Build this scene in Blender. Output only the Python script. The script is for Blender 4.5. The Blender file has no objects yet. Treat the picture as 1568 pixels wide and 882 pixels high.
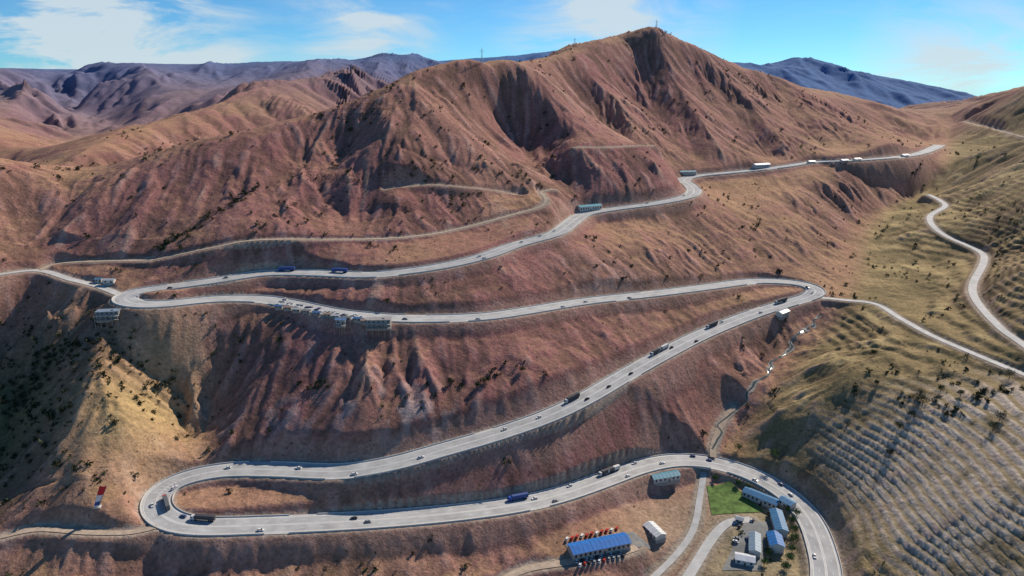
import bpy, math, random, time
import numpy as np
from mathutils import Vector, Matrix
T0=time.time()
rng=np.random.default_rng(7); random.seed(7)
PITCH=math.radians(16.6); F=1045.0
cp,sp=math.cos(PITCH),math.sin(PITCH)
scene=bpy.context.scene
scene.view_settings.view_transform='Standard'
scene.view_settings.look='None'
scene.view_settings.exposure=0
def P(u,v,val):
    a=(u-784)/F;b=(441-v)/F
    yc=cp+b*sp; zc=-sp+b*cp
    Y = val if val>0 else val*yc/zc
    t=Y/yc
    return (a*t,Y,zc*t)
def catmull(pts,step):
    pts=np.array(pts,float)
    p=np.vstack([2*pts[0]-pts[1],pts,2*pts[-1]-pts[-2]])
    out=[]
    for i in range(1,len(p)-2):
        p0,p1,p2,p3=p[i-1:i+3]
        n=max(2,int(np.linalg.norm(p2-p1)/step*3))
        t=np.linspace(0,1,n,endpoint=False)[:,None]
        out.append(.5*(2*p1+(p2-p0)*t+(2*p0-5*p1+4*p2-p3)*t*t+(-p0+3*p1-3*p2+p3)*t**3))
    out=np.vstack(out+[pts[-1:]])
    d=np.r_[0,np.cumsum(np.linalg.norm(np.diff(out[:,:2],axis=0),axis=1))]
    n=int(d[-1]/step)+2
    s=np.linspace(0,d[-1],n)
    return np.stack([np.interp(s,d,out[:,k]) for k in range(3)],1)
def smooth(path,n):
    p=path.copy()
    for _ in range(n):
        p[1:-1]=(p[:-2]+2*p[1:-1]+p[2:])/4
    return p
# ------------------------------------------------------------------ surveyed lines
MAIN=[(1262,940,-303),(1266,880,-301),(1258,840,-300),(1243,800,-299),(1215,765,-298),(1170,735,-296),(1120,715,-294),(1075,706,-292),(1030,705,-290),(980,715,-288),(930,733,-286),(860,757,-283.5),(790,773,-281),(700,785,-278),(600,794,-275),(500,800,-272),(400,804,-270),(310,806,-268),(262,798,-266),(238,777,-264.5),(248,750,-263),(285,731,-261),(350,719,-259.5),(430,719,-258),(520,722,-256),(600,710,-253),(680,688,-250),(760,665,-247),(840,637,-243),(900,608,-239),(960,573,-235),(1020,540,-230),(1080,510,-226),(1150,482,-221),(1210,463,-216),(1243,453,-212.5),(1250,443,-210),(1230,435,-208),(1195,431,-206.5),(1150,431,-205),(1080,440,-202),(1000,450,-199),(900,461,-196),(800,477,-192),(740,485,-190),(660,488,-188),(600,487,-186),(520,480,-183),(450,466,-180),(400,458,-178),(330,458,-175.5),(250,466,-173),(206,465,-171.5),(188,457,-170.3),(208,447,-169),(270,438,-167.5),(340,428,-166),(410,418,-165),(480,418,-164),(560,421,-163),(620,416,-161),(680,407,-159),(740,393,-156),(790,375,-153),(850,358,-149),(873,342,-146.5),(895,328,-145),(940,320,-142),(1000,312,-139),(1050,302,-136),(1063,293,-134.5),(1056,283,-133),(1047,275,-131.5),(1070,269,-129.5),(1110,265,-127),(1150,261,-125),(1200,255,-121),(1250,248,-117.5),(1300,246,-115),(1380,240,-113),(1415,233,-113),(1440,222,-112)]
main=smooth(catmull([P(*q) for q in MAIN],3.0),10)
SIDE={
 'valley_road':(3.2,[(1252,455,-212.8),(1290,459,-213),(1340,465,-214),(1380,488,-214),(1430,515,-214),(1500,545,-215),(1568,573,-216),(1640,600,-217)]),
 'upper_valley_road':(3.6,[(1640,580,-206),(1568,528,-205),(1530,500,-202),(1495,460,-199),(1490,435,-197),(1506,402,-191),(1500,385,-188),(1450,362,-181),(1428,345,-175),(1425,330,-172),(1447,316,-167),(1440,307,-164),(1422,298,-160)]),
 'bench_track':(2.2,[(235,398,600),(330,378,612),(400,367,625),(560,366,650),(640,361,665),(700,351,690),(780,330,722),(828,316,745),(836,304,765),(828,294,790),(848,290,800)]),
 'slope_track':(1.4,[(590,290,728),(650,283,745),(700,285,752),(760,292,770),(800,300,775)]),
 'hill_track':(1.0,[(880,225,880),(930,225,900),(1000,222,950)]),
 'left_road':(3.4,[(186,452,-169.8),(150,438,-167),(110,428,-163),(60,414,-159),(0,420,-158),(-60,430,-157)]),
 'left_track':(2.4,[(60,414,-159),(85,404,-157),(140,400,-154),(235,398,600)]),
 'stream_road':(2.6,[(1092,700,-291),(1093,680,-287),(1105,650,-280),(1125,620,-272)]),
 'lane_road':(2.4,[(1078,722,-296),(1072,760,-301),(1062,810,-306),(1035,850,-310),(1000,885,-313),(960,930,-315)]),
 'compound_road':(3.4,[(1150,795,-302),(1115,800,-303),(1090,825,-305),(1065,865,-307),(1040,905,-309)]),
 'depot_road':(3.0,[(740,905,-303),(800,873,-301),(860,862,-299.5),(930,852,-299.5),(975,838,-300)]),
 'ridge_road':(2.6,[(1475,186,1580),(1510,195,1450),(1568,210,1300),(1640,230,1200)]),
 'left_bench':(2.2,[(0,822,-268),(60,810,-266),(130,815,-266),(200,815,-266),(240,806,-265.5)]),
}
side={k:(w,smooth(catmull([P(*q) for q in pts],3.0),3)) for k,(w,pts) in SIDE.items()}
STREAM=[(1020,900,-318),(1040,850,-312),(1062,790,-306),(1078,722,-299),(1090,690,-290),(1112,640,-277),(1150,600,-262),(1200,540,-246),(1255,485,-226),(1270,455,-215),(1285,410,-203),(1295,370,-193),(1320,330,-180),(1380,290,-160),(1415,262,-138),(1432,245,-124),(1440,215,-114)]
LINES=[ # (spacing, pts)
 (40,[(740,82,1000),(690,98,980),(640,106,950),(600,125,920),(550,150,880),(450,182,830),(350,205,790),(280,218,775),(200,245,760),(130,260,750),(90,262,740),(50,255,725),(0,245,700),(-80,235,690)]),
 (45,[(740,82,1000),(790,95,1090),(830,97,1170),(870,90,1240),(920,78,1320),(960,60,1380),(1005,44,1420),(1060,68,1430),(1110,93,1450),(1160,116,1480),(1220,133,1500),(1300,153,1550),(1370,173,1600),(1420,182,1650),(1470,180,1620),(1520,162,1560),(1568,138,1500),(1660,100,1450)]),
 (35,[(760,88,1000),(800,125,1000),(860,170,980),(930,205,965),(1000,240,955),(1028,266,948)]),
 (35,[(640,106,950),(625,160,855),(615,220,770),(600,290,712)]),
 (35,[(690,98,975),(725,190,890),(790,255,815),(840,290,795)]),
 (40,[(745,130,1012),(775,190,970),(820,240,905),(865,285,828),(880,318,780)]),
 (40,[(870,90,1240),(905,125,1200),(960,180,1120),(1010,232,1045)]),
 (45,[(880,150,1168),(940,200,1092),(1000,240,1022)]),
 (40,[(1005,44,1420),(1000,92,1345),(1040,150,1245),(1090,200,1148),(1140,243,1068)]),
 (50,[(975,90,1395),(985,150,1275),(1030,205,1155),(1060,250,1052)]),
 (50,[(1070,100,1405),(1095,150,1315),(1140,200,1208),(1180,240,1125)]),
 (40,[(1100,93,1440),(1130,130,1360),(1170,180,1235),(1222,225,1130)]),
 (50,[(1165,130,1460),(1190,170,1345),(1230,205,1245),(1260,232,1155)]),
 (40,[(1190,125,1490),(1230,160,1360),(1270,195,1255),(1310,230,1165)]),
 (60,[(1320,170,1540),(1350,205,1370),(1390,225,1240)]),
 (30,STREAM),
 (25,[(185,480,-176),(160,520,-190),(150,560,-201),(165,600,-213),(205,645,-229),(240,685,-245)]),
 (25,[(215,520,-200),(255,575,-222),(300,640,-248),(312,700,-258.5)]),
 (60,[(520,118,2300),(470,116,2150),(400,127,1950),(340,145,1800),(270,175,1600),(200,205,1400),(140,235,1250)]),
 (60,[(420,158,2200),(350,178,2000),(280,200,1800)]),
 (90,[(-150,100,2900),(0,105,3000),(100,100,3050),(200,98,3100),(290,104,3150),(350,100,3200),(430,95,3200),(480,97,3200),(560,92,3300),(600,84,3350),(625,82,3400),(660,86,3400),(700,97,3500)]),
 (90,[(200,102,3050),(215,130,2650),(235,165,2250)]),
 (90,[(25,110,2900),(45,135,2450),(30,160,2050)]),
 (90,[(105,118,3150),(95,140,2950),(88,170,2600),(90,205,2000),(100,238,1500)]),
 (90,[(330,112,3100),(320,135,2700)]),
 (120,[(-30,150,2400),(20,190,1800),(40,225,1400)]),
 (300,[(650,100,5500),(780,90,5500),(850,86,5500),(930,70,5600),(1000,85,5700),(1100,104,6200),(1150,94,6300),(1180,104,6400),(1200,94,6450),(1222,88,6500),(1270,97,6500),(1330,114,6500),(1400,126,6500),(1460,144,6500),(1512,160,6500),(1600,180,6500)]),
]
PTS=[ # isolated samples
 (690,240,800),(500,280,730),(450,230,785),(300,300,690),(200,330,650),(100,330,660),(30,330,650),(400,320,670),(540,330,700),(530,240,800),
 (1150,340,-165),(1180,380,-184),(1100,350,-165),(1000,380,-168),(900,400,-169),(1240,300,-148),(1250,350,-175),(1300,280,-140),
 (1300,560,-229),(1250,640,-258),(1400,600,-232),(1568,640,-222),(1300,700,-268),(1450,720,-250),(1568,750,-236),(1320,840,-286),(1568,870,-256),(1450,860,-274),(1350,520,-222),(1500,590,-223),
 (1568,400,640),(1568,300,850),(1568,210,1150),(1500,280,1000),(1480,330,910),(1400,380,-195),(1380,430,-208),(1450,420,-201),(1640,400,600),
 (1150,860,-305),(1120,760,-302),(1180,800,-303),(915,835,-299.5),(1003,815,-301),(870,850,-299.5),(950,860,-300),(1100,850,-306),
 (400,875,-287),(600,870,-291),(250,870,-284),(100,870,-278),(750,860,-299),(100,835,-270),(30,860,-276),
 (155,765,-252),(100,740,-248),(100,700,-240),(0,700,-262),(30,560,-217),(0,600,-232),(50,640,-233),(0,760,-262),(50,480,-188),(0,520,-205),(100,470,-180),
 (400,600,-224),(400,510,-193),(500,640,-232),(600,620,-226),(700,600,-224),(350,660,-243),(500,540,-203),
 (430,750,-263),(350,745,-263.5),(560,755,-264),(700,735,-264),(850,700,-266),(1000,650,-264),(1000,600,-248),(1050,640,-268),(1100,570,-246),
]
WPTS=[(-300,1000,-180),(-450,1000,-200),(-600,1050,-210),(-150,1300,-110),(-250,1600,-170),(150,1700,-20),(-550,1350,-230),(-1000,1300,-180),(-300,2200,-150),(400,2000,-50),(900,2400,-150),(1700,2400,-100),(0,2700,-100),
 (2200,4500,-300),(3200,5200,-200),(1000,4200,-200),(-200,4200,-150),(3500,4500,-250),(-3000,3200,70),(-2500,2000,-50),(-2000,1500,-50),(-4000,5000,100),(-1000,5000,0),(0,8500,-50),(4000,8500,-200),(2500,8000,-100),(6500,6500,-150),(-5000,8500,50),
 (200,270,-330),(0,270,-325),(-200,280,-305),(-400,300,-295),(350,260,-270),(0,100,-340),(-400,0,-330),(400,0,-300),(0,-300,-340),(900,300,-60),(700,450,-90),(850,700,-20),(1100,1000,40),(-700,300,-250),(-800,700,-120),(-700,500,-190),(1700,1400,180),(2500,1500,150)]
cx=[];lam=[]
for p in main[::8]: cx.append(p);lam.append(1.)
for k,(w,pa) in side.items():
    for p in pa[::9]: cx.append(p);lam.append(3.)
for sp_,l in LINES:
    pa=catmull([P(*q) for q in l],sp_)
    for p in pa: cx.append(p);lam.append(7. if p[1]<1150 else (10 if p[1]<1700 else (50. if p[1]<4500 else 8.)))
for q in PTS: cx.append(P(*q));lam.append(8.)
for q in WPTS: cx.append(q);lam.append(12.)
C=np.array(cx,float);lam=np.array(lam)
def kern(ax,ay,bx,by): return -np.sqrt((ax-bx)**2+(ay-by)**2+np.clip(by*.04-14,14,110)**2)
n=len(C)
K=kern(C[:,0][:,None],C[:,1][:,None],C[:,0][None],C[:,1][None])+np.diag(lam)
Pm=np.c_[np.ones(n),C[:,0]/1000,C[:,1]/1000]
A=np.block([[K,Pm],[Pm.T,np.zeros((3,3))]])
sol=np.linalg.solve(A,np.r_[C[:,2],0,0,0])
# ------------------------------------------------------------------ grid
def axis(lo,hi,d,olo,ohi,g,gl):
    a=list(np.arange(lo,hi,d))
    x=a[-1];s=d
    while x<ohi:
        s=min(s*1.02,abs(x)*g) if s<abs(x)*g else abs(x)*g
        x+=s;a.append(x)
    x=a[0];s=d;b=[]
    while x>olo:
        s=min(s*1.05,max(d,abs(x)*gl)+ (0 if gl<.02 else 20)) 
        x-=s;b.append(x)
    return np.array(b[::-1]+a)
gx=axis(-470,600,1.6,-6500,7500,.0058,.0058)
gy=axis(325,740,1.5,-350,9000,.0036,.05)
nx,ny=len(gx),len(gy)
print('grid',nx,ny,nx*ny)
ix=np.unique(np.r_[np.arange(0,nx,4),nx-1]);iy=np.unique(np.r_[np.arange(0,ny,4),ny-1])
sx,sy=gx[ix],gy[iy]
SX,SY=np.meshgrid(sx,sy)
fx,fy=SX.ravel(),SY.ravel()
zc=np.zeros(len(fx))
for i in range(0,len(fx),20000):
    a=fx[i:i+20000,None];b=fy[i:i+20000,None]
    zc[i:i+20000]=kern(a,b,C[:,0][None],C[:,1][None])@sol[:n]+sol[n]+sol[n+1]*a[:,0]/1000+sol[n+2]*b[:,0]/1000
zc=zc.reshape(SX.shape)
def up1(m,src,dst):
    j=np.clip(np.searchsorted(src,dst)-1,0,len(src)-2)
    t=((dst-src[j])/(src[j+1]-src[j]))[:,None]
    jm=np.clip(j-1,0,None);jp=np.clip(j+2,None,len(src)-1)
    p0,p1,p2,p3=m[jm],m[j],m[j+1],m[jp]
    return .5*(2*p1+(p2-p0)*t+(2*p0-5*p1+4*p2-p3)*t*t+(-p0+3*p1-3*p2+p3)*t**3)
Z=up1(up1(zc,sy,gy).T,sx,gx).T
Z=Z.astype(np.float64)
X,Y=np.meshgrid(gx,gy)
print('base',time.time()-T0)
def hsh(i,j,s):
    h=(i.astype(np.int64)*374761393+j.astype(np.int64)*668265263+s*1274126177)&0xFFFFFFFF
    h=((h^(h>>13))*1274126177)&0xFFFFFFFF
    h=(h^(h>>16))
    return (h&0xFFFF).astype(np.float32)/65535.0
def vnoise(x,y,s):
    i=np.floor(x);j=np.floor(y);fx=(x-i).astype(np.float32);fy=(y-j).astype(np.float32)
    fx=fx*fx*(3-2*fx);fy=fy*fy*(3-2*fy)
    a=hsh(i,j,s);b=hsh(i+1,j,s);c=hsh(i,j+1,s);d=hsh(i+1,j+1,s)
    return (a+(b-a)*fx+(c-a)*fy+(a-b-c+d)*fx*fy)*2-1
def fbm(x,y,s,o=3):
    r=0;am=1;t=0
    for k in range(o):
        r=r+vnoise(x*2**k+17.3*k,y*2**k-9.1*k,s+k)*am;t+=am;am*=.5
    return r/t
def erosion(x,y,dx,dy,s):
    i=np.floor(x);j=np.floor(y)
    va=np.zeros(x.shape,np.float32);wt=np.full(x.shape,1e-4,np.float32)
    for a in (-1,0,1):
        for b in (-1,0,1):
            hx=(hsh(i+a,j+b,s)-.5)*.5;hy=(hsh(i+a,j+b,s+71)-.5)*.5
            px=(x-(i+a+.5)-hx).astype(np.float32);py=(y-(j+b+.5)-hy).astype(np.float32)
            w=np.clip(1-(px*px+py*py)/1.5625,0,None)**2
            ph=hsh(i+a,j+b,s+133)*3.0
            va+=np.cos((px*dx+py*dy)*5.6+ph)*w;wt+=w
    return va/wt
def sstep(a,b,x):
    t=np.clip((x-a)/(b-a),0,1);return t*t*(3-2*t)
def grad(Z):
    gyv,gxv=np.gradient(Z,gy,gx);return gxv.astype(np.float32),gyv.astype(np.float32)
# ------------------------------------------------------------------ road distance fields
def dist_to(paths):
    ZR=np.zeros(Z.shape,np.float32)
    LO=np.full(Z.shape,-1e9,np.float32);HI=np.full(Z.shape,1e9,np.float32)
    ON=np.full(Z.shape,1e3,np.float32)
    for w,pa,kc,R_,k2 in paths:
        for a,b in zip(pa[:-1],pa[1:]):
            i0,i1=np.searchsorted(gx,[min(a[0],b[0])-R_,max(a[0],b[0])+R_]);j0,j1=np.searchsorted(gy,[min(a[1],b[1])-R_,max(a[1],b[1])+R_])
            if i1<=i0 or j1<=j0: continue
            xx=gx[i0:i1][None];yy=gy[j0:j1][:,None]
            ex,ey=b[0]-a[0],b[1]-a[1];l=ex*ex+ey*ey+1e-6
            t=np.clip(((xx-a[0])*ex+(yy-a[1])*ey)/l,0,1)
            d=np.hypot(xx-a[0]-t*ex,yy-a[1]-t*ey);z=a[2]+t*(b[2]-a[2])
            de=d-w
            q=np.clip(de,0,None);q=q*kc+q*q*k2
            inr=d<R_
            sl=(slice(j0,j1),slice(i0,i1))
            LO[sl]=np.where(inr,np.maximum(LO[sl],z-q),LO[sl]);HI[sl]=np.where(inr,np.minimum(HI[sl],z+q*1.2),HI[sl])
            m=de<ON[sl]
            ON[sl]=np.where(m,de,ON[sl]);ZR[sl]=np.where(m,z,ZR[sl])
    return ON,ZR,LO,HI
WM=8.6
flat=[(WM+2.4,main,.85,60,.022)]+[(w+2.2,pa,.7,26,.06) for w,pa in side.values()]
ON,ZR,LO,HI=dist_to(flat)
print('dist',time.time()-T0)
roadfade=sstep(0,45,ON)
far=sstep(1150,2200,Y)
strm=catmull([P(*q) for q in STREAM],20)
o_=np.argsort(strm[:,1])
sxs=np.interp(gy,strm[o_,1],strm[o_,0])[:,None]
east=sstep(5,45,X-sxs)*(1-sstep(1350,1600,Y))
flatm=1-np.exp(-(((X-150)/75)**2+((Y-410)/55)**2)**2)   # compound flat area
tm=east*sstep(525,450,Y)*sstep(222,255,X)
ter_=1-.92*tm
wp=fbm(X/60,Y/60,5,2)*9; wq=fbm(X/60+40,Y/60,6,2)*9
gX0,gY0=grad(Z);sl0=np.hypot(gX0,gY0)
brk=np.clip(.75+.9*fbm(X/55,Y/55,91,2),.25,1.35)
def layer(Z,wl,amp,s,mask,ridg=.5):
    gX,gY=grad(Z);sl=np.hypot(gX,gY)+1e-4
    dx,dy=-gY/sl,gX/sl
    e=erosion((X+wp)/wl,(Y+wq)/wl,dx,dy,s)
    r=e*(1-ridg)+(2*np.sqrt(e*e+.02)-1)*ridg
    k=np.clip(sl0/.5,0,1.2)
    return Z+r*amp*k*mask,r*np.clip(k,0,1)
crest=np.ones(Z.shape)
for (sp_,l) in LINES[:2]:
    pa=catmull([P(*q) for q in l],25)
    for p in pa: crest=np.minimum(crest,sstep(5,75,np.hypot(X-p[0],Y-p[1])))
crest=.2+.8*crest
Z,e0=layer(Z,620,60,11,far,.3)
Z,e0=layer(Z,260,36,12,far,.4)
Z,e0=layer(Z,110,15,17,far*(1-sstep(4000,5500,Y)*.5),.45)
Z,e1=layer(Z,120,6,13,np.maximum(roadfade**1.5,.1)*flatm*crest*(1-far)*(1-.6*tm),.35)
Z,e2=layer(Z,50,4.2,14,np.maximum(roadfade,.3)*flatm*brk*crest*ter_,.45)
Z,e3=layer(Z,22,2.3,15,np.maximum(roadfade,.5)*flatm*brk*(.4+.6*crest)*ter_,.5)
Z,e4=layer(Z,10.5,.95,16,flatm*(Y<1300)*brk*ter_,.45)
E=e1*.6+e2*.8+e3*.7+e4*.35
nA=fbm(X/90,Y/90,31,4);nB=fbm(X/24,Y/24,41,4);nC=fbm(X/7,Y/7,51,3);nD=fbm(X/200+5,Y/200,61,3)
Z+=nB*1.4*roadfade*(1-.85*tm)+nC*.45*flatm*(1-.75*tm)
print('erosion',time.time()-T0)
def terrace(Z,h,m,warp):
    q=(Z+warp)/h;f=q-np.floor(q)
    zt=(np.floor(q)+sstep(.3,.75,f)*1.0)*h-warp
    return Z+(zt-Z)*m, f
Z,tf=terrace(Z,3.4,tm*.92,nA*2+nD*4)
tm2=east*(1-tm)*.6*sstep(-.5,.3,nD+nB*.3)
Z,tf2=terrace(Z,4.8,tm2,nA*8+nD*6)
# carve roads
mid=(LO+HI)/2;bad=LO>HI
Zn=np.clip(Z,np.where(bad,mid,LO),np.where(bad,mid,HI))
Zn=np.where(ON<=0,ZR,Zn)
cut=np.abs(Zn-Z)
Z=Zn
Z=Z+np.where(ON>1.5,(e3*1.0+e4*.6)*sstep(1,8,ON)*sstep(34,14,ON)*sstep(.5,4,cut)+nC*.3*sstep(1,5,ON),0)
Z=np.where(ON<=0,Z-.35,Z)
print('carved',time.time()-T0)
def hgt(x,y):
    x=np.atleast_1d(x).astype(float);y=np.atleast_1d(y).astype(float)
    i=np.clip(np.searchsorted(gx,x)-1,0,nx-2);j=np.clip(np.searchsorted(gy,y)-1,0,ny-2)
    a=np.clip((x-gx[i])/(gx[i+1]-gx[i]),0,1);b=np.clip((y-gy[j])/(gy[j+1]-gy[j]),0,1)
    return (Z[j,i]*(1-a)+Z[j,i+1]*a)*(1-b)+(Z[j+1,i]*(1-a)+Z[j+1,i+1]*a)*b
TT=np.concatenate([np.arange(250,1800,.8),np.arange(1800,7000,5)])
def hit(u,v):
    a=(u-784)/F;b=(441-v)/F
    yc=cp+b*sp; zc_=-sp+b*cp
    t=TT/yc
    hz=hgt(a*t,TT)
    k=np.nonzero(hz>zc_*t)[0]
    if len(k)==0: return None
    k=k[0];return (a*t[k],TT[k],float(hz[k]))
# ------------------------------------------------------------------ colours
gX,gY=grad(Z);SL=np.hypot(gX,gY)
def mixc(c,d,w): return c*(1-w[...,None])+np.array(d,np.float32)*w[...,None]
ones=np.ones(Z.shape,np.float32)
def blob(x,y,rx,ry): return np.exp(-(((X-x)/rx)**2+((Y-y)/ry)**2))
pb=np.clip(blob(-60,500,190,75)+blob(-150,680,230,110)+blob(120,900,160,90)+blob(150,560,140,60)*.6+blob(300,1250,260,160)*.7,0,1)
purple=np.clip(.48+.6*nA+.25*nB+.6*pb+.3*nD,0,1)
col=mixc(ones[...,None]*np.array([.40,.225,.155],np.float32),(.31,.140,.125),purple*(1-east))
grass=sstep(.60,.30,SL+nB*.22-nA*.08)
col=mixc(col,(.46,.29,.15),grass*.62*(1-.6*purple*(1-east)))
col=mixc(col,(.29,.225,.105),east*.78)
col=mixc(col,(.48,.37,.18),east*sstep(.0,.5,nB+nA*.6)*.6)
col=mixc(col,(.15,.13,.06),east*sstep(.1,-.5,nB)*.45)
riser=sstep(.22,.45,tf)*sstep(.95,.78,tf)
col=mixc(col,(.235,.185,.11),tm*.8)
col=mixc(col,(.62,.51,.41),tm*riser*.95*sstep(-.8,-.1,nC*.5+nB*1.0))
r2=sstep(.3,.5,tf2)*sstep(.9,.7,tf2)
col=mixc(col,(.17,.135,.065),tm2*r2*.9)
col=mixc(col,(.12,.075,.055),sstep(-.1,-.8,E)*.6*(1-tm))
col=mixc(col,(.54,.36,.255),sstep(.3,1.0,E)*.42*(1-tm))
gr=sstep(.0,.5,nB*.5+e3*.6+nC*.3)*sstep(.42,.7,SL)
col=mixc(col,(.44,.28,.24),gr*.45*(Y<1500))
rk=np.clip(blob(-85,455,50,22)*1.0+blob(-190,455,40,20)*.6+blob(110,640,50,25)*.4,0,1)*sstep(-.05,.4,nC+nB)
col=mixc(col,(.38,.33,.32),rk*.6)
cw=sstep(.8,4,cut)*(ON<45)
col=mixc(col,(.41,.265,.205),cw*.45)
lg=blob(-390,450,80,120)
col=mixc(col,(.14,.12,.06),np.clip(lg*1.2+nB*.3,0,1)*lg)
lt=blob(-275,455,40,55)
col=mixc(col,(.50,.36,.16),lt*.8)
col=mixc(col,(.38,.31,.25),(ON<=0.8)*.8*ones)
cm=1-flatm
col=mixc(col,(.32,.28,.21),cm*.5)
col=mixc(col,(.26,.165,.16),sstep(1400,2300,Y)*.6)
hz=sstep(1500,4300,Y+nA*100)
col=mixc(col,(.055,.15,.34),np.clip(hz*1.05,0,.95))  # aerial haze painted into the ground colour, bluer with distance along Y
col*= (1+.2*nC+.12*nB)[...,None]
col=np.clip(col,.01,.9)
# ------------------------------------------------------------------ materials
def newmat(name):
    m=bpy.data.materials.new(name);m.use_nodes=True
    nt=m.node_tree;b=nt.nodes['Principled BSDF'];return m,nt,b
_mc={}
def mat(name,c,rough=.7,metal=0,var=.15,scale=1.0):
    if name in _mc:return _mc[name]
    m,nt,b=newmat(name);N=nt.nodes;L=nt.links
    tc=N.new('ShaderNodeTexCoord');nz=N.new('ShaderNodeTexNoise');nz.inputs['Scale'].default_value=scale;nz.inputs['Detail'].default_value=4
    L.new(tc.outputs['Object'],nz.inputs['Vector'])
    mr=N.new('ShaderNodeMapRange');mr.inputs['From Min'].default_value=.3;mr.inputs['From Max'].default_value=.7
    mr.inputs['To Min'].default_value=1-var;mr.inputs['To Max'].default_value=1+var
    L.new(nz.outputs['Fac'],mr.inputs['Value'])
    mx=N.new('ShaderNodeVectorMath');mx.operation='SCALE';mx.inputs[0].default_value=c[:3]
    L.new(mr.outputs['Result'],mx.inputs['Scale']);L.new(mx.outputs['Vector'],b.inputs['Base Color'])
    b.inputs['Roughness'].default_value=rough;b.inputs['Metallic'].default_value=metal
    b.inputs['Specular IOR Level'].default_value=.3
    _mc[name]=m;return m
def terrain_mat():
    m,nt,b=newmat('hillside_ground');N=nt.nodes;L=nt.links
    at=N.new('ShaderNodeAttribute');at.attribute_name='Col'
    tc=N.new('ShaderNodeTexCoord')
    def noise(sc,det=6,r=.6,v=None):
        q=N.new('ShaderNodeTexNoise');q.inputs['Scale'].default_value=sc;q.inputs['Detail'].default_value=det;q.inputs['Roughness'].default_value=r
        L.new(v or tc.outputs['Object'],q.inputs['Vector']);return q.outputs['Fac']
    def mr(v,a,b_,c,d):
        q=N.new('ShaderNodeMapRange');q.inputs['From Min'].default_value=a;q.inputs['From Max'].default_value=b_;q.inputs['To Min'].default_value=c;q.inputs['To Max'].default_value=d
        L.new(v,q.inputs['Value']);return q.outputs['Result']
    def mixf(f,a,col,mode='MIX'):
        q=N.new('ShaderNodeMix');q.data_type='RGBA';q.blend_type=mode
        L.new(f,q.inputs[0]);L.new(a,q.inputs[6])
        if isinstance(col,tuple): q.inputs[7].default_value=(*col,1)
        else: L.new(col,q.inputs[7])
        return q.outputs[2]
    n1=noise(.35,5,.68);n2=noise(.06,3,.6)
    v1=mr(n1,.3,.7,.66,1.34)
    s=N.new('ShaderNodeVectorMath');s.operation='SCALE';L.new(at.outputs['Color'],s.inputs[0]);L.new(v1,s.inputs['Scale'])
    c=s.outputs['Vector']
    vo=N.new('ShaderNodeTexVoronoi');vo.inputs['Scale'].default_value=.28;L.new(tc.outputs['Object'],vo.inputs['Vector'])
    spk=mr(vo.outputs['Distance'],.14,.28,1,0)
    m1=N.new('ShaderNodeMath');m1.operation='MULTIPLY';L.new(spk,m1.inputs[0]);L.new(mr(n2,.48,.62,0,.65),m1.inputs[1])
    c=mixf(m1.outputs[0],c,(.07,.055,.032))
    L.new(c,b.inputs['Base Color'])
    b.inputs['Roughness'].default_value=.95;b.inputs['Specular IOR Level'].default_value=.1
    bp=N.new('ShaderNodeBump');bp.inputs['Strength'].default_value=.7;bp.inputs['Distance'].default_value=1.5
    L.new(n1,bp.inputs['Height']);L.new(bp.outputs['Normal'],b.inputs['Normal'])
    return m
# ------------------------------------------------------------------ terrain mesh
me=bpy.data.meshes.new('ground')
V=np.stack([X.ravel(),Y.ravel(),Z.ravel()],1).astype(np.float32)
nf=(nx-1)*(ny-1)
J,I=np.meshgrid(np.arange(ny-1),np.arange(nx-1),indexing='ij')
a=(J*nx+I).ravel()
fc=np.stack([a,a+1,a+nx+1,a+nx],1).astype(np.int32)
me.vertices.add(len(V));me.vertices.foreach_set('co',V.ravel())
me.loops.add(nf*4);me.loops.foreach_set('vertex_index',fc.ravel())
me.polygons.add(nf);me.polygons.foreach_set('loop_start',np.arange(0,nf*4,4,dtype=np.int32))
me.polygons.foreach_set('use_smooth',np.ones(nf,bool))
me.update(calc_edges=True)
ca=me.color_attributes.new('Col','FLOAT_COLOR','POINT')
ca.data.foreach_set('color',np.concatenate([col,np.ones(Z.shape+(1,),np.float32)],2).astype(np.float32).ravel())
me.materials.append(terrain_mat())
g=bpy.data.objects.new('ground',me);scene.collection.objects.link(g)
print('mesh',time.time()-T0)
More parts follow.
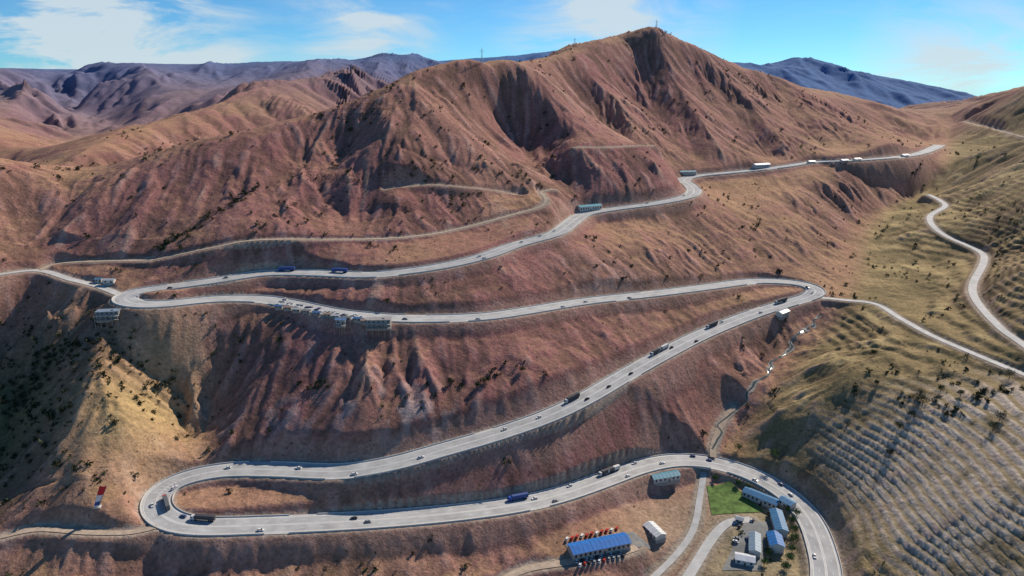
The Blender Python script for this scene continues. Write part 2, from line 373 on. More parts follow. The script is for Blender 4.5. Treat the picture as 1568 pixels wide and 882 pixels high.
# ------------------------------------------------------------------ mesh helpers
class MB:
    def __init__(s): s.v=[];s.f=[];s.m=[];s.mats=[]
    def mi(s,m):
        if m not in s.mats:s.mats.append(m)
        return s.mats.index(m)
    def add(s,vs,fs,m):
        o=len(s.v);s.v+=[tuple(v) for v in vs];k=s.mi(m)
        for f in fs:s.f.append(tuple(i+o for i in f));s.m.append(k)
    def box(s,c,d,m,rz=0,taper=1.0):
        x,y,z=d[0]/2,d[1]/2,d[2]/2;vs=[]
        for zz,t in ((-z,1),(z,taper)):
            for a,b in ((-x,-y),(x,-y),(x,y),(-x,y)):
                px,py=a*t,b*t
                vs.append((c[0]+px*math.cos(rz)-py*math.sin(rz),c[1]+px*math.sin(rz)+py*math.cos(rz),c[2]+zz))
        s.add(vs,[(0,3,2,1),(4,5,6,7),(0,1,5,4),(1,2,6,5),(2,3,7,6),(3,0,4,7)],m)
    def extr(s,prof,y0,y1,m,inset=None):
        n=len(prof);vs=[(p[0],y0,p[1]) for p in prof]+[(p[0],y1,p[1]) for p in prof]
        fs=[tuple(range(n)),tuple(range(2*n-1,n-1,-1))]+[(i,(i+1)%n+0,(i+1)%n+n,i+n)[::-1] for i in range(n)]
        s.add(vs,fs,m)
    def cyl(s,a,b,r0,r1,m,k=8):
        a=Vector(a);b=Vector(b);d=(b-a).normalized();q=d.to_track_quat('Z','Y');vs=[]
        for c,r in((a,r0),(b,r1)):
            for i in range(k):
                t=2*math.pi*i/k;vs.append(c+q@Vector((r*math.cos(t),r*math.sin(t),0)))
        s.add(vs,[(i,(i+1)%k,(i+1)%k+k,i+k) for i in range(k)]+[tuple(range(k))[::-1],tuple(range(k,2*k))],m)
    def mesh(s,name):
        me=bpy.data.meshes.new(name);me.from_pydata(s.v,[],s.f)
        for m in s.mats:me.materials.append(m)
        me.polygons.foreach_set('material_index',s.m);me.update();return me
    def obj(s,name,loc=(0,0,0),rz=0,parent=None):
        o=bpy.data.objects.new(name,s.mesh(name));scene.collection.objects.link(o)
        if parent:o.parent=parent
        else:o.location=loc;o.rotation_euler=(0,0,rz)
        return o
def empty(name,loc,rz=0):
    o=bpy.data.objects.new(name,None);o.location=loc;o.rotation_euler=(0,0,rz);o.empty_display_size=.1;scene.collection.objects.link(o);return o
# ------------------------------------------------------------------ roads
M_con=mat('worn_concrete_road',(.50,.49,.47),.8,0,.14,.15)
M_asp=mat('asphalt_lane',(.40,.40,.395),.85,0,.2,.1)
M_line=mat('road_paint_white',(.78,.78,.75),.6)
M_barr=mat('barrier_concrete',(.6,.58,.54),.8)
M_dirt=mat('dirt_track_surface',(.46,.36,.27),.95,0,.2,.3)
def frame(pa):
    t=np.gradient(pa[:,:2],axis=0);t/=np.linalg.norm(t,axis=1)[:,None]+1e-9
    return t,np.stack([-t[:,1],t[:,0]],1)
def ribbon(mb,pa,o0,o1,dz,m,seg=None):
    t,nn=frame(pa);L=pa[:,:2]+nn*o0;R=pa[:,:2]+nn*o1;z=pa[:,2]+dz;n=len(pa)
    vs=[(L[i,0],L[i,1],z[i]) for i in range(n)]+[(R[i,0],R[i,1],z[i]) for i in range(n)]
    rngs=range(n-1) if seg is None else [i for i in range(n-1) if seg(i)]
    mb.add(vs,[(i,i+n,i+n+1,i+1)[::-1] if o1>o0 else (i,i+n,i+n+1,i+1) for i in rngs],m)
def wall_strip(mb,pa,o,w,z0,z1,m,skip=None):
    t,nn=frame(pa);n=len(pa);rows=[]
    for oo,zz in((o-w/2,z0),(o-w/2,z1),(o+w/2,z1),(o+w/2,z0)):
        q=pa[:,:2]+nn*oo;rows.append([(q[i,0],q[i,1],pa[i,2]+zz) for i in range(n)])
    vs=sum(rows,[]);fs=[]
    for i in range(n-1):
        if skip and skip(i):continue
        for k in range(3):fs.append((k*n+i,k*n+i+1,(k+1)*n+i+1,(k+1)*n+i))
    mb.add(vs,fs,m)
mb=MB();ribbon(mb,main,-WM-1.2,WM+1.2,0,M_con);wall_strip(mb,main,-WM-1.2,.02,-1.2,0,M_con);wall_strip(mb,main,WM+1.2,.02,-1.2,0,M_con)
mb.obj('serpentine_road')
mb=MB();
for o in(-4.2,4.2): ribbon(mb,main,o-3.3,o+3.3,.03,M_asp)
mb.obj('road_lanes')
mb=MB()
for o in(-7.6,7.6): ribbon(mb,main,o-.12,o+.12,.05,M_line)
for o in(-.5,.5): ribbon(mb,main,o-.12,o+.12,.05,M_line)
for o in(-4.1,4.1): ribbon(mb,main,o-.1,o+.1,.05,M_line,lambda i:i%4<1)
mb.obj('road_markings')
mb=MB()
wall_strip(mb,main,WM+.9,.35,0,.8,M_barr,lambda i:(i%57)<5);wall_strip(mb,main,-WM-.9,.35,0,.8,M_barr,lambda i:(i%83)<6)
mb.obj('parapet_wall')
for k,(w,pa) in side.items():
    paved=k in('valley_road','upper_valley_road','lane_road','compound_road','left_road')
    mb=MB();ribbon(mb,pa,-w,w,.02 if k!='left_track' else .0,M_con if paved else M_dirt);mb.obj('paved_side_road' if paved else 'dirt_track')
M_grav=mat('stream_gravel',(.33,.29,.25),.95,0,.3,.6);M_wat=mat('stream_water',(.10,.12,.11),.12)
sb=smooth(catmull([P(*q) for q in STREAM[4:9]],4),4)
_s=np.arange(len(sb));_a=np.clip(np.minimum(_s,len(sb)-1-_s)/4,0,1)
sb[:,0]+=(3.2*np.sin(_s*.55)+1.5*np.sin(_s*1.3+1))*_a
def drape(pa,w,dz,m,name,jit):
    t,nn=frame(pa);vs=[];n=len(pa);ww=w*(1+jit*np.sin(np.arange(n)*.7)+jit*rng.random(n))
    for s in(-1,-.33,.33,1):
        q=pa[:,:2]+nn*(s*ww)[:,None];z=hgt(q[:,0],q[:,1])+dz
        vs+=[(q[i,0],q[i,1],z[i]) for i in range(n)]
    mb=MB();mb.add(vs,[(k*n+i,(k+1)*n+i,(k+1)*n+i+1,k*n+i+1)[::-1] for k in range(3) for i in range(n-1)],m);mb.obj(name)
drape(sb,1.6,.3,M_grav,'stream_bed',.6);drape(sb,.6,.45,M_wat,'stream_water',.3)
# ------------------------------------------------------------------ vehicles
M_tire=mat('tyre_rubber',(.02,.02,.02),.9);M_glass=mat('vehicle_glass',(.02,.03,.04),.1);M_chr=mat('headlamp_lens',(.7,.7,.7),.3)
def car_mesh(c):
    mb=MB();p=mat('car_paint_%d'%int(sum(c)*1000),c,.35,0,.03)
    body=[(-2.2,.35),(2.2,.35),(2.25,.75),(1.2,.92),(-1.9,.98),(-2.25,.8)]
    mb.extr(body,-.88,.88,p)
    z0,z1=.93,1.48
    vs=[(-1.85,-.8,z0),(1.15,-.8,z0),(1.15,.8,z0),(-1.85,.8,z0),(-1.35,-.62,z1),(.35,-.62,z1),(.35,.62,z1),(-1.35,.62,z1)]
    mb.add(vs,[(0,1,5,4),(1,2,6,5),(2,3,7,6),(3,0,4,7)],M_glass)
    mb.box((-.5,0,1.5),(1.75,1.26,.05),p)
    for x in(-1.35,1.4):
        for y in(-.88,.88):mb.cyl((x,y-.1,.34),(x,y+.1,.34),.34,.34,M_tire,10)
    for y in(-.6,.6):mb.box((2.24,y,.66),(.06,.35,.14),M_chr)
    return mb.mesh('car')
def truck_mesh(c,box):
    mb=MB();p=mat('truck_cab_%d'%int(sum(c)*1000),c,.4,0,.03);b=mat('trailer_%d'%int(sum(box)*1000),box,.6,0,.05)
    mb.extr([(5.2,.6),(7.6,.6),(7.6,1.7),(7.35,3.0),(6.9,3.3),(5.2,3.4)],-1.2,1.2,p)
    mb.box((7.56,0,2.3),(.1,2.1,.9),M_glass)
    for y in(-1.21,1.21):mb.box((6.7,y,2.3),(.9,.04,.7),M_glass)
    mb.box((-1.4,0,1.05),(13.4,1.0,.25),M_tire)
    mb.box((-1.5,0,2.55),(12.6,2.5,2.7),b);mb.box((-1.5,0,3.93),(12.4,2.3,.06),b)
    for i in range(6):
        for y in(-1.27,1.27):mb.box((-7+i*2.2,y,2.55),(.08,.05,2.6),M_tire if i in(0,) else b)
    for x in(6.4,4.2,-4.2,-5.4,-6.6):
        for y in(-1.1,1.1):mb.cyl((x,y-.18,.52),(x,y+.18,.52),.52,.52,M_tire,10)
    return mb.mesh('truck')
cars=[car_mesh(c) for c in((.75,.75,.74),(.78,.78,.78),(.7,.71,.73),(.72,.72,.7),(.04,.04,.045),(.3,.31,.32),(.05,.08,.2))]
trucks=[truck_mesh((.6,.6,.6),(.06,.06,.07)),truck_mesh((.03,.1,.4),(.04,.08,.25)),truck_mesh((.65,.65,.62),(.6,.6,.58)),truck_mesh((.4,.05,.03),(.12,.13,.14))]
mt,mn=frame(main)
def on_road(u,v,mesh,name,lane=None,sc=1):
    h=hit(u,v)
    if h is None:return
    d=np.hypot(main[:,0]-h[0],main[:,1]-h[1]);i=int(np.argmin(d))
    off=np.dot(np.array(h[:2])-main[i,:2],mn[i])
    side_=1 if off>0 else -1
    off=side_*(random.choice([2.3,5.9]) if name=='car' else 5.7)
    t=mt[i];ang=math.atan2(t[1],t[0])+(0 if off<0 else math.pi)
    k=min(i+1,len(main)-1)
    pitch=-math.atan2(main[k,2]-main[max(k-2,0),2],2*3)*(1 if off<0 else -1)
    o=bpy.data.objects.new(name,mesh);o.location=(main[i,0]+mn[i,0]*off,main[i,1]+mn[i,1]*off,main[i,2]+.05)
    o.rotation_euler=(0,pitch,ang);o.scale=(sc,)*3;scene.collection.objects.link(o)
for u,v,k in [(308,797,0),(263,770,3),(795,765,1),(520,419,1),(1020,538,2),(880,618,0),(940,725,2),(1005,541,0),(443,414,1),(1090,500,0),(928,729,0),(1193,463,0)]:
    on_road(u,v,trucks[k],'truck')
for u,v in [(262,745),(355,711),(458,721),(545,722),(405,806),(545,791),(562,799),(640,701),(770,660),(830,641),(895,612),(935,595),(968,575),(1030,535),(1060,522),(1110,497),(1165,480),(1230,447),(1240,440),(960,458),(900,464),(860,470),(735,488),(350,427),(260,440),(430,463),(735,395),(740,398),(800,372),(820,362),(852,355),(990,310),(1240,850),(1190,745),(1160,733),(1060,703),(980,716),(955,728),(875,752),(840,765),(1010,712),(820,768),(1090,706),(1210,760),(1045,300),(620,490),(270,800),(240,775)]:
    on_road(u+random.uniform(-3,3),v,random.choice(cars),'car')
def parked(u,v,ang,mesh=None,name='parked_car',dz=.02):
    h=hit(u,v)
    if h is None:return
    o=bpy.data.objects.new(name,mesh or random.choice(cars));o.location=(h[0],h[1],h[2]+dz);o.rotation_euler=(0,0,ang);scene.collection.objects.link(o)
for i in range(34):
    parked(425+i*4.6+random.uniform(-1,1),462+i*.85+random.uniform(-1,3)+(5 if i%3==0 else 0),random.uniform(0,3))
red=car_mesh((.45,.03,.02))
for i in range(11):
    parked(868+i*7.6,828-i*1.6,1.2,red if i%3 else cars[0],dz=.35)
for r in range(2):
    for i in range(10):
        parked(884+i*7.4+r*4,861-i*1.5+r*6,1.3,random.choice([red,cars[5],cars[0],cars[4],cars[3]]),dz=.35)
for i in range(7):parked(1100+random.uniform(-10,60),800+random.uniform(-5,60),random.uniform(0,3),dz=.35)
# ------------------------------------------------------------------ buildings
M_win=mat('window_glass',(.03,.05,.07),.15);M_wall=mat('plaster_wall',(.62,.6,.55),.85,0,.1,.6);M_door=mat('door_panel',(.12,.08,.05),.6);M_stone=mat('stone_plinth',(.35,.33,.3),.9)
M_bal=mat('balcony_rail_metal',(.25,.27,.3),.5)
def house(name,loc,L,W,H,rz,roofc,wallc=None,storeys=1,rise=None,flat=False,deck=False):
    e=empty(name,loc,rz)
    wm=mat('wall_%s'%str(wallc),wallc,.85,0,.1,.6) if wallc else M_wall
    rm=mat('roof_%s'%str(roofc),roofc,.45,.0,.14,.4)
    mb=MB();mb.box((0,0,H/2-1.5),(L,W,H+3),wm);mb.box((0,0,-1.2),(L+.4,W+.4,3.0),M_stone);
    rise=rise if rise is not None else W*.18
    if not flat:
        for s in(-1,1):
            mb.add([(s*L/2,-W/2,H),(s*L/2,W/2,H),(s*L/2,0,H+rise)],[(0,1,2)],wm)
    mb.obj('walls',parent=e)
    mb=MB();o=.6
    if flat: mb.box((0,0,H+.15),(L+1,W+1,.3),rm);mb.box((L*.2,0,H+.6),(2,2,.8),rm)
    else:
        th=.18;ze=H-rise*o/(W/2)
        for s in(-1,1):
            a=[(-L/2-o,s*(W/2+o),ze+.03),(L/2+o,s*(W/2+o),ze+.03),(L/2+o,0,H+rise+.03),(-L/2-o,0,H+rise+.03)]
            b=[(x,y,z+th) for x,y,z in a]
            mb.add(a+b,[(0,3,2,1),(4,5,6,7),(0,1,5,4),(1,2,6,5),(2,3,7,6),(3,0,4,7)],rm)
        n=int(L/3)
        for i in range(n):
            for s in(-1,1):
                x=-L/2+(i+.5)*L/n
                a=[(x-.06,s*(W/2+o),ze+th+.04),(x+.06,s*(W/2+o),ze+th+.04),(x+.06,0,H+rise+th+.04),(x-.06,0,H+rise+th+.04)]
                b=[(p,q,z+.08) for p,q,z in a]
                mb.add(a+b,[(0,3,2,1),(4,5,6,7),(0,1,5,4),(1,2,6,5),(2,3,7,6),(3,0,4,7)],rm)
    mb.obj('roof',parent=e)
    mb=MB();fh=H/storeys;n=max(2,int(L/3.2))
    for st in range(storeys):
        for i in range(n):
            x=-L/2+(i+.5)*L/n
            for s in(-1,1):
                if st==0 and i==n//2 and s==-1:continue
                mb.box((x,s*(W/2+.02),st*fh+fh*.55),(1.5,.1,fh*.42),M_win);mb.box((x,s*(W/2+.06),st*fh+fh*.55-fh*.24),(1.8,.16,.12),M_wall)
    mb.obj('windows',parent=e)
    mb=MB();mb.box((-L/2+(n//2+.5)*L/n,-W/2-.03,1.1),(1.4,.12,2.2),M_door);mb.obj('door',parent=e)
    if deck:
        mb=MB()
        for st in range(storeys):
            z=st*fh
            mb.box((0,-W/2-1.8,z),(L+1,3.2,.2),M_stone);mb.box((0,-W/2-3.3,z+1.0),(L+1,.08,.08),M_bal);mb.box((0,-W/2-3.3,z+.55),(L+1,.06,.06),M_bal)
            for i in range(int(L/2)+1):mb.box((-L/2+i*2,-W/2-3.3,z+.55),(.08,.08,.9),M_bal)
        for i in range(5):mb.box((-L/2+i*L/4,-W/2-3.2,-4+H/2-1),(.3,.3,H+6),M_stone)
        mb.obj('terrace_deck',parent=e)
    return e
def hp(name,u,v,*a,dz=0,**k):
    h=hit(u,v)
    if h: return house(name,(h[0],h[1],h[2]+dz),*a,**k)
BLUE=(.02,.17,.52);TEAL=(.1,.28,.36);GREYB=(.07,.20,.36);WHT=(.62,.64,.66)
hp('blue_roof_warehouse',917,842,41,11,4.6,.30,BLUE,(.5,.42,.36))
hp('white_roof_shed',1002,818,15,8,3.6,-1.15,(.7,.7,.68))
hp('roadside_hall',1018,735,22,7,4,.28,TEAL)
hp('service_building',1165,768,26,8,4.5,-.75,GREYB,(.45,.45,.42),storeys=1)
hp('service_building',1191,808,24,8,6,-1.75,GREYB,storeys=2)
hp('service_building',1186,838,14,9,6,-1.75,(.03,.16,.42),storeys=2)
hp('service_building',1155,838,20,7,4,1.25,(.22,.30,.38))
hp('service_building',1140,862,12,7,4,-.3,WHT)
hp('service_building',1205,775,10,7,4,-1.0,(.12,.26,.42))
hp('guard_booth',1132,800,5,4,3,-.5,(.35,.37,.4))
hp('cliffside_cafe',168,487,17,7,6,.15,(.22,.28,.34),(.3,.31,.3),storeys=2,flat=True,deck=True)
hp('roadside_cafe',168,433,9,5,3,.1,(.4,.42,.44));hp('roadside_kiosk',152,432,5,4,3,.2,(.1,.2,.3))
hp('cliffside_restaurant',581,500,19,7,6,.05,(.34,.32,.31),(.4,.37,.33),storeys=2,flat=True,deck=True)
hp('roadside_shop',523,497,8,5,4,-.1,(.15,.25,.4),(.4,.38,.35),deck=True)
for i,u in enumerate([428,442,455,470,486,502,515,532,548,560]):
    hp('market_stall',u,472+(u-428)*.17,6,3.2,2.3,-.15,[(.08,.17,.34),(.38,.26,.2),(.5,.5,.5),(.25,.25,.23)][i%4],(.4,.36,.32),rise=.6,dz=0)
hp('roadside_shop',1198,484,14,7,4,.7,(.4,.45,.5))
hp('gallery_building',902,322,30,8,5,.45,(.08,.32,.38))
hp('checkpoint_building',1165,257,28,9,5,.4,(.6,.62,.66),(.5,.52,.56))
hp('checkpoint_building',1052,267,26,6,4,.2,(.08,.3,.38))
for u,v in((1242,250),(1292,248),(1312,246),(1385,240)):hp('roadside_house',u,v,12,6,3,.4,random.choice([WHT,(.1,.3,.5),(.4,.4,.38)]))
def patch(name,poly,m,dz):
    ps=np.array([hit(*q)[:2] for q in poly]);vs=[];fs=[];N_=16
    for i in range(N_+1):
        for j in range(N_+1):
            s=i/N_;t=j/N_
            q=(ps[0]*(1-s)+ps[1]*s)*(1-t)+(ps[3]*(1-s)+ps[2]*s)*t
            vs.append((q[0],q[1],float(hgt(q[0],q[1])[0])+dz))
    for i in range(N_):
        for j in range(N_):
            k=i*(N_+1)+j;fs.append((k,k+1,k+N_+2,k+N_+1)[::-1])
    mb=MB();mb.add(vs,fs,m);return mb.obj(name)
M_lawn=mat('lawn_grass',(.11,.18,.045),.95,0,.4,.25);M_yard=mat('yard_asphalt',(.22,.22,.21),.9,0,.15,.3)
patch('lawn',[(1082,745),(1118,738),(1170,785),(1090,790)],M_lawn,.35)
patch('yard_pavement',[(1140,800),(1178,800),(1165,875),(1105,875)],M_yard,.3)
patch('depot_yard',[(865,835),(970,815),(1000,842),(890,872)],M_yard,.3)
M_steel=mat('galvanised_steel',(.3,.31,.33),.5,.3)
def mast(u,v,h):
    p=hit(u,v)
    if p is None:return
    mb=MB();w=1.6
    for a,b in((-w,-w),(w,-w),(w,w),(-w,w)):mb.cyl((a,b,-2),(a*.12,b*.12,h),.22,.12,M_steel,5)
    for i in range(8):
        z=i*h/8;s=w*(1-.88*z/h);z2=(i+1)*h/8;s2=w*(1-.88*z2/h)
        for a,b,c,d in((-1,-1,1,-1),(1,-1,1,1),(1,1,-1,1),(-1,1,-1,-1)):mb.cyl((a*s,b*s,z),(c*s2,d*s2,z2),.08,.08,M_steel,4)
    mb.box((0,0,h*.8),(7,.25,.25),M_steel);mb.box((0,0,h*.9),(4,.25,.25),M_steel);mb.cyl((0,0,h),(0,0,h+3),.08,.05,M_steel,4)
    mb.obj('lattice_mast',p)
def crest_v(u):
    for v in range(20,200):
        h=hit(u,v)
        if h and h[1]<2000:return v+2
    return 100
mast(738,crest_v(738),20);mast(1005,crest_v(1005),14);mast(880,crest_v(880),13);mast(1018,crest_v(1018),6)
p=hit(150,778)
if p:
    e=empty('flag_monument',p,.1)
    mb=MB();mb.cyl((0,0,-1),(8,0,15),.25,.15,M_steel,8);mb.box((0,0,.2),(4,3,.8),M_wall);mb.obj('pole',parent=e)
    mb=MB();cr=mat('flag_red',(.6,.03,.04),.8);cw_=mat('flag_white',(.75,.75,.75),.8);cb=mat('flag_blue',(.03,.1,.35),.8)
    for k,(m_,s0,s1) in enumerate(((cb,.10,.30),(cw_,.30,.60),(cr,.60,1.0))):
        vs=[];N_=8
        for i in range(N_+1):
            x=i/N_
            for s in(s0,s1):
                wdt=2.4+2.2*s
                vs.append((.2+7.5*s*(16/15)-.4-x*wdt,.4*math.sin(x*5+s*3),s*15.5-.8))
        mb.add(vs,[(2*i,2*i+2,2*i+3,2*i+1) for i in range(N_)],m_)
    mb.obj('flag_cloth',parent=e)
# ------------------------------------------------------------------ shrubs & trees
M_jun=mat('juniper_foliage',(.035,.045,.02),.95,0,.4,.3);M_jun2=mat('dry_bush_foliage',(.12,.095,.05),.95,0,.4,.3);M_bark=mat('bark',(.12,.09,.06),.95)
def clumps(pos,size,nt,tall):
    n=len(pos)
    d=rng.normal(size=(n,nt,3));d/=np.linalg.norm(d,axis=2,keepdims=True);r=rng.random((n,nt,1))**.45
    lump=1+.35*np.sin(3*d[...,:1]*2+rng.random((n,1,1))*6)
    c=d*r*lump;c[...,2]=c[...,2]*tall+tall*.8
    c=c*size[:,None,None]*.5+pos[:,None,:]
    k=size[:,None,None,None]*.24
    tri=c[:,:,None,:]+rng.normal(size=(n,nt,3,3))*k*.75
    return tri.reshape(-1,3)
def soup(name,tri,m):
    me=bpy.data.meshes.new(name);nv=len(tri);me.vertices.add(nv);me.vertices.foreach_set('co',tri.astype(np.float32).ravel())
    me.loops.add(nv);me.loops.foreach_set('vertex_index',np.arange(nv,dtype=np.int32));me.polygons.add(nv//3);me.polygons.foreach_set('loop_start',np.arange(0,nv,3,dtype=np.int32))
    me.update(calc_edges=True);me.materials.append(m);o=bpy.data.objects.new(name,me);scene.collection.objects.link(o);return o
def lookup(A,x,y):
    i=np.clip(np.searchsorted(gx,x),0,nx-1);j=np.clip(np.searchsorted(gy,y),0,ny-1);return A[j,i]
def scatter(n,x0,x1,y0,y1,dens,smin,smax):
    x=rng.uniform(x0,x1,n);y=rng.uniform(y0,y1,n)
    d=dens(x,y)*(lookup(ON,x,y)>3);k=rng.random(n)<d;x,y=x[k],y[k]
    z=hgt(x,y)-.2;s=smin+(smax-smin)*rng.random(len(x))**2.2
    return np.stack([x,y,z],1),s
def dens_main(x,y):
    a=vnoise(x/45,y/45,77)*.5+.5;b=lookup(lg,x,y);e=lookup(E,x,y)
    return (np.clip((a-.4)*.6,0,1)*np.where(e<.1,1,.35)+b*1.0)*(1-.95*lookup(tm,x,y))
p1,s1=scatter(13000,-520,650,330,1000,dens_main,1.5,5.0)
p2,s2=scatter(6500,-900,900,600,1500,lambda x,y:np.clip(vnoise(x/60,y/60,78)*.8+.05,0,1)*.6,2.5,6.2)
extra=[]
for (u0,v0,u1,v1,n_,j) in [(395,288,232,388,70,5),(100,262,300,215,30,8),(450,185,640,120,30,9),(640,250,720,330,35,22),(20,590,140,520,90,22),(130,540,250,600,34,28),(0,610,100,640,60,20),(200,560,280,640,24,20),(490,590,500,600,6,10),(690,585,800,560,12,12),(560,600,700,620,10,14),(760,250,830,290,14,10),(1380,605,1470,635,22,8),(1490,610,1568,590,22,9),(1350,570,1500,590,12,8),(20,690,200,740,30,20)]:
    for i in range(n_):
        t=rng.random();h=hit(u0+(u1-u0)*t+rng.normal()*j,v0+(v1-v0)*t+rng.normal()*j*.5)
        if h is not None and h[1]<1500 and lookup(ON,h[0],h[1])>3:extra.append((h[0],h[1],h[2]-.2,2.0+3.2*rng.random()**1.5))
extra=np.array(extra)
tri=clumps(np.vstack([p1,p2,extra[:,:3]]),np.r_[s1,s2,extra[:,3]],28,.9);soup('juniper_shrubs',tri,M_jun)
p3,s3=scatter(14000,-500,650,330,900,lambda x,y:.25*np.clip(vnoise(x/20,y/20,79)+.3,0,1)*(1-.9*lookup(tm,x,y)),.7,1.8)
soup('dry_bushes',clumps(p3,s3,12,.7),M_jun2)
rows=[]
for (u0,v0,u1,v1,n_) in [(1090,98,1190,126,26),(1095,104,1195,132,26),(1100,110,1200,138,26),(985,88,1015,92,9),(530,160,590,160,14),(520,168,600,168,18),(515,176,605,176,20),(520,184,600,184,18),(470,270,600,268,24),(465,277,600,275,24)]:
    for i in range(n_):
        h=hit(u0+(u1-u0)*i/n_,v0+(v1-v0)*i/n_)
        if h and h[1]<1600:rows.append(h)
rows=np.array(rows);soup('planted_saplings',clumps(rows,np.full(len(rows),2.2),14,1.1),M_jun)
def tree(name,loc,h,spread,leaf,seed):
    r=np.random.default_rng(seed);e=empty(name,loc,r.random()*6)
    mb=MB();mb.cyl((0,0,-.5),(0,0,h*.55),h*.03,h*.018,M_bark,7)
    tips=[(0,0,h*.7)]
    for i in range(7):
        a=i*2.4+r.random();z=h*(.25+.06*i);q=(math.cos(a)*spread*.6,math.sin(a)*spread*.6,z+h*.22);mb.cyl((0,0,z),q,h*.014,h*.005,M_bark,5);tips.append(q)
    mb.obj('trunk',parent=e)
    tr=[]
    for q in tips:
        n_=55;d=r.normal(size=(n_,3))*np.array([spread*.28,spread*.28,h*.11])+np.array(q)
        tr.append((d[:,None,:]+r.normal(size=(n_,3,3))*.3).reshape(-1,3))
    o=soup('crown',np.vstack(tr),leaf);o.parent=e
M_lf=mat('broadleaf_foliage',(.06,.12,.03),.9,0,.35,.5);M_dk=mat('dark_tree_foliage',(.035,.05,.02),.9,0,.35,.5)
k=0
for u,v,h in [(1212,800,5),(1216,815,5),(1215,830,6),(1213,845,5),(1208,860,6),(1202,872,5),(1186,700,7),(1178,850,5),(1130,745,4),(1145,752,4),(1095,735,4),(1220,790,5),(1170,866,5),(1205,785,4),(1130,690,6)]:
    q=hit(u,v);k+=1
    if q:tree('broadleaf_tree',q,h,h*.5,M_lf,k)
for u,v,h in [(1400,618,9),(1412,622,9),(1408,610,8),(1440,600,6),(1470,608,6),(1395,640,6),(1520,660,8),(1530,645,8),(1338,545,6),(1342,590,4),(1362,700,6),(1375,660,7),(1545,580,8),(740,590,6),(732,595,5),(748,585,5),(690,590,5),(800,570,5)]:
    q=hit(u,v);k+=1
    if q:tree('hillside_tree',q,h,h*.45,M_dk,k)
# ------------------------------------------------------------------ world, sun, camera
saz=math.radians(41);sel=math.radians(37)
w=bpy.data.worlds.new('World');scene.world=w;w.use_nodes=True;N=w.node_tree.nodes;L=w.node_tree.links
bg=N['Background'];bg.inputs['Strength'].default_value=.15
sk=N.new('ShaderNodeTexSky');sk.sky_type='NISHITA';sk.sun_disc=False;sk.sun_elevation=sel;sk.sun_rotation=saz;sk.altitude=3000;sk.air_density=1.0;sk.dust_density=.1;sk.ozone_density=3
tc=N.new('ShaderNodeTexCoord')
sep=N.new('ShaderNodeSeparateXYZ');L.new(tc.outputs['Generated'],sep.inputs[0])
def math_(op,a,b=None):
    q=N.new('ShaderNodeMath');q.operation=op
    for i,x in enumerate((a,b)):
        if x is None:continue
        if isinstance(x,(int,float)):q.inputs[i].default_value=x
        else:L.new(x,q.inputs[i])
    return q.outputs[0]
tint=N.new('ShaderNodeMix');tint.data_type='RGBA';tint.blend_type='MULTIPLY';tint.inputs[0].default_value=1;L.new(sk.outputs[0],tint.inputs[6]);tint.inputs[7].default_value=(.32,.60,.74,1)
den=math_('ADD',sep.outputs['Z'],.12)
px=math_('DIVIDE',sep.outputs['X'],den);py=math_('DIVIDE',sep.outputs['Y'],den)
cb=N.new('ShaderNodeCombineXYZ');L.new(math_('MULTIPLY',px,.8),cb.inputs[0]);L.new(math_('MULTIPLY',py,1.0),cb.inputs[1])
nz=N.new('ShaderNodeTexNoise');nz.inputs['Scale'].default_value=.9;nz.inputs['Detail'].default_value=9;nz.inputs['Roughness'].default_value=.62;nz.inputs['Distortion'].default_value=.6;L.new(cb.outputs[0],nz.inputs['Vector'])
mr=N.new('ShaderNodeMapRange');mr.inputs['From Min'].default_value=.50;mr.inputs['From Max'].default_value=.75;mr.inputs['To Max'].default_value=.75;L.new(nz.outputs['Fac'],mr.inputs['Value'])
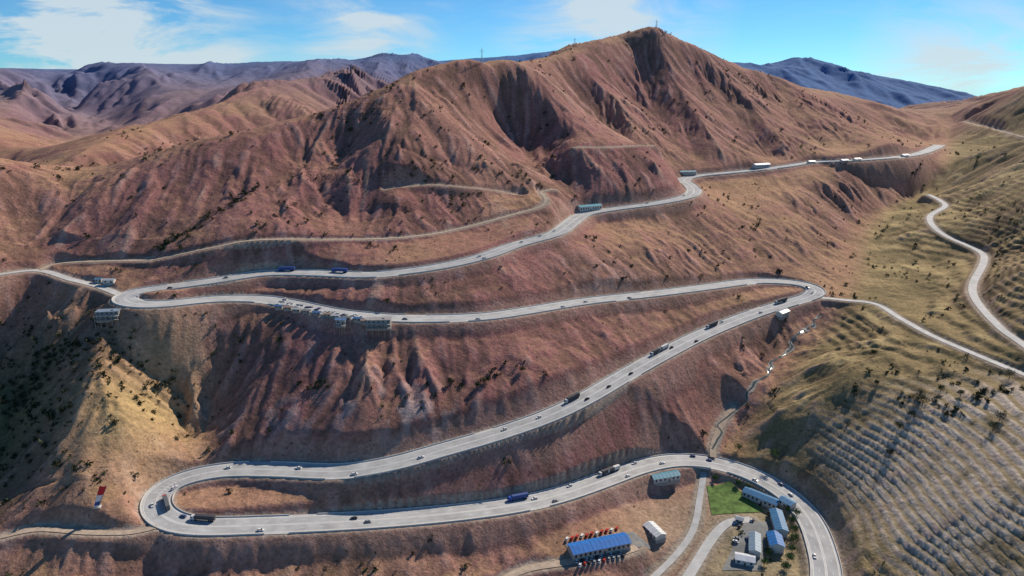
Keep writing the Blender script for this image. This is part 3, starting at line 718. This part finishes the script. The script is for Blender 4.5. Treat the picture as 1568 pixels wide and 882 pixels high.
def bank(u,v,rad,amp):
    a=(u-784)/F;b=(441-v)/F;d=Vector((a,cp+b*sp,-sp+b*cp)).normalized()
    q=N.new('ShaderNodeVectorMath');q.operation='DISTANCE';L.new(tc.outputs['Generated'],q.inputs[0]);q.inputs[1].default_value=d
    m_=N.new('ShaderNodeMapRange');m_.inputs['From Min'].default_value=0;m_.inputs['From Max'].default_value=rad;m_.inputs['To Min'].default_value=amp;m_.inputs['To Max'].default_value=0;L.new(q.outputs['Value'],m_.inputs['Value']);return m_.outputs['Result']
nf=N.new('ShaderNodeTexNoise');nf.inputs['Scale'].default_value=7;nf.inputs['Detail'].default_value=8;nf.inputs['Roughness'].default_value=.6;nf.inputs['Distortion'].default_value=.5
mp=N.new('ShaderNodeMapping');mp.inputs['Scale'].default_value=(.7,1,2.8);mp.inputs['Rotation'].default_value=(0,.35,0);L.new(tc.outputs['Generated'],mp.inputs[0]);L.new(mp.outputs[0],nf.inputs['Vector'])
bk=math_('ADD',math_('ADD',bank(120,70,.24,4.5),bank(560,45,.13,2.2)),math_('ADD',bank(930,15,.18,2.2),bank(1480,120,.14,2.0)))
thk=math_('MULTIPLY',bk,math_('MAXIMUM',math_('MULTIPLY',math_('SUBTRACT',nf.outputs['Fac'],.41),3.0),0))
fac=math_('MINIMUM',math_('ADD',math_('MULTIPLY',mr.outputs['Result'],.2),thk),.85)
up=math_('GREATER_THAN',sep.outputs['Z'],-.02);fac=math_('MULTIPLY',fac,up)
mx=N.new('ShaderNodeMix');mx.data_type='RGBA';L.new(fac,mx.inputs[0]);L.new(tint.outputs[2],mx.inputs[6]);mx.inputs[7].default_value=(4.3,4.9,5.2,1)
L.new(mx.outputs[2],bg.inputs['Color'])
sd=Vector((math.sin(saz)*math.cos(sel),math.cos(saz)*math.cos(sel),math.sin(sel)))
sl=bpy.data.lights.new('sun','SUN');sl.energy=5.0;sl.angle=math.radians(.5);sl.color=(1,.90,.77)
so=bpy.data.objects.new('sun',sl);so.rotation_euler=sd.to_track_quat('Z','Y').to_euler();scene.collection.objects.link(so)
cam=bpy.data.cameras.new('camera');cam.sensor_width=36;cam.lens=F/1568*36;cam.clip_end=30000;cam.clip_start=1
co=bpy.data.objects.new('camera',cam);co.rotation_euler=(math.radians(90)-PITCH,0,0);scene.collection.objects.link(co);scene.camera=co
print('total',time.time()-T0)
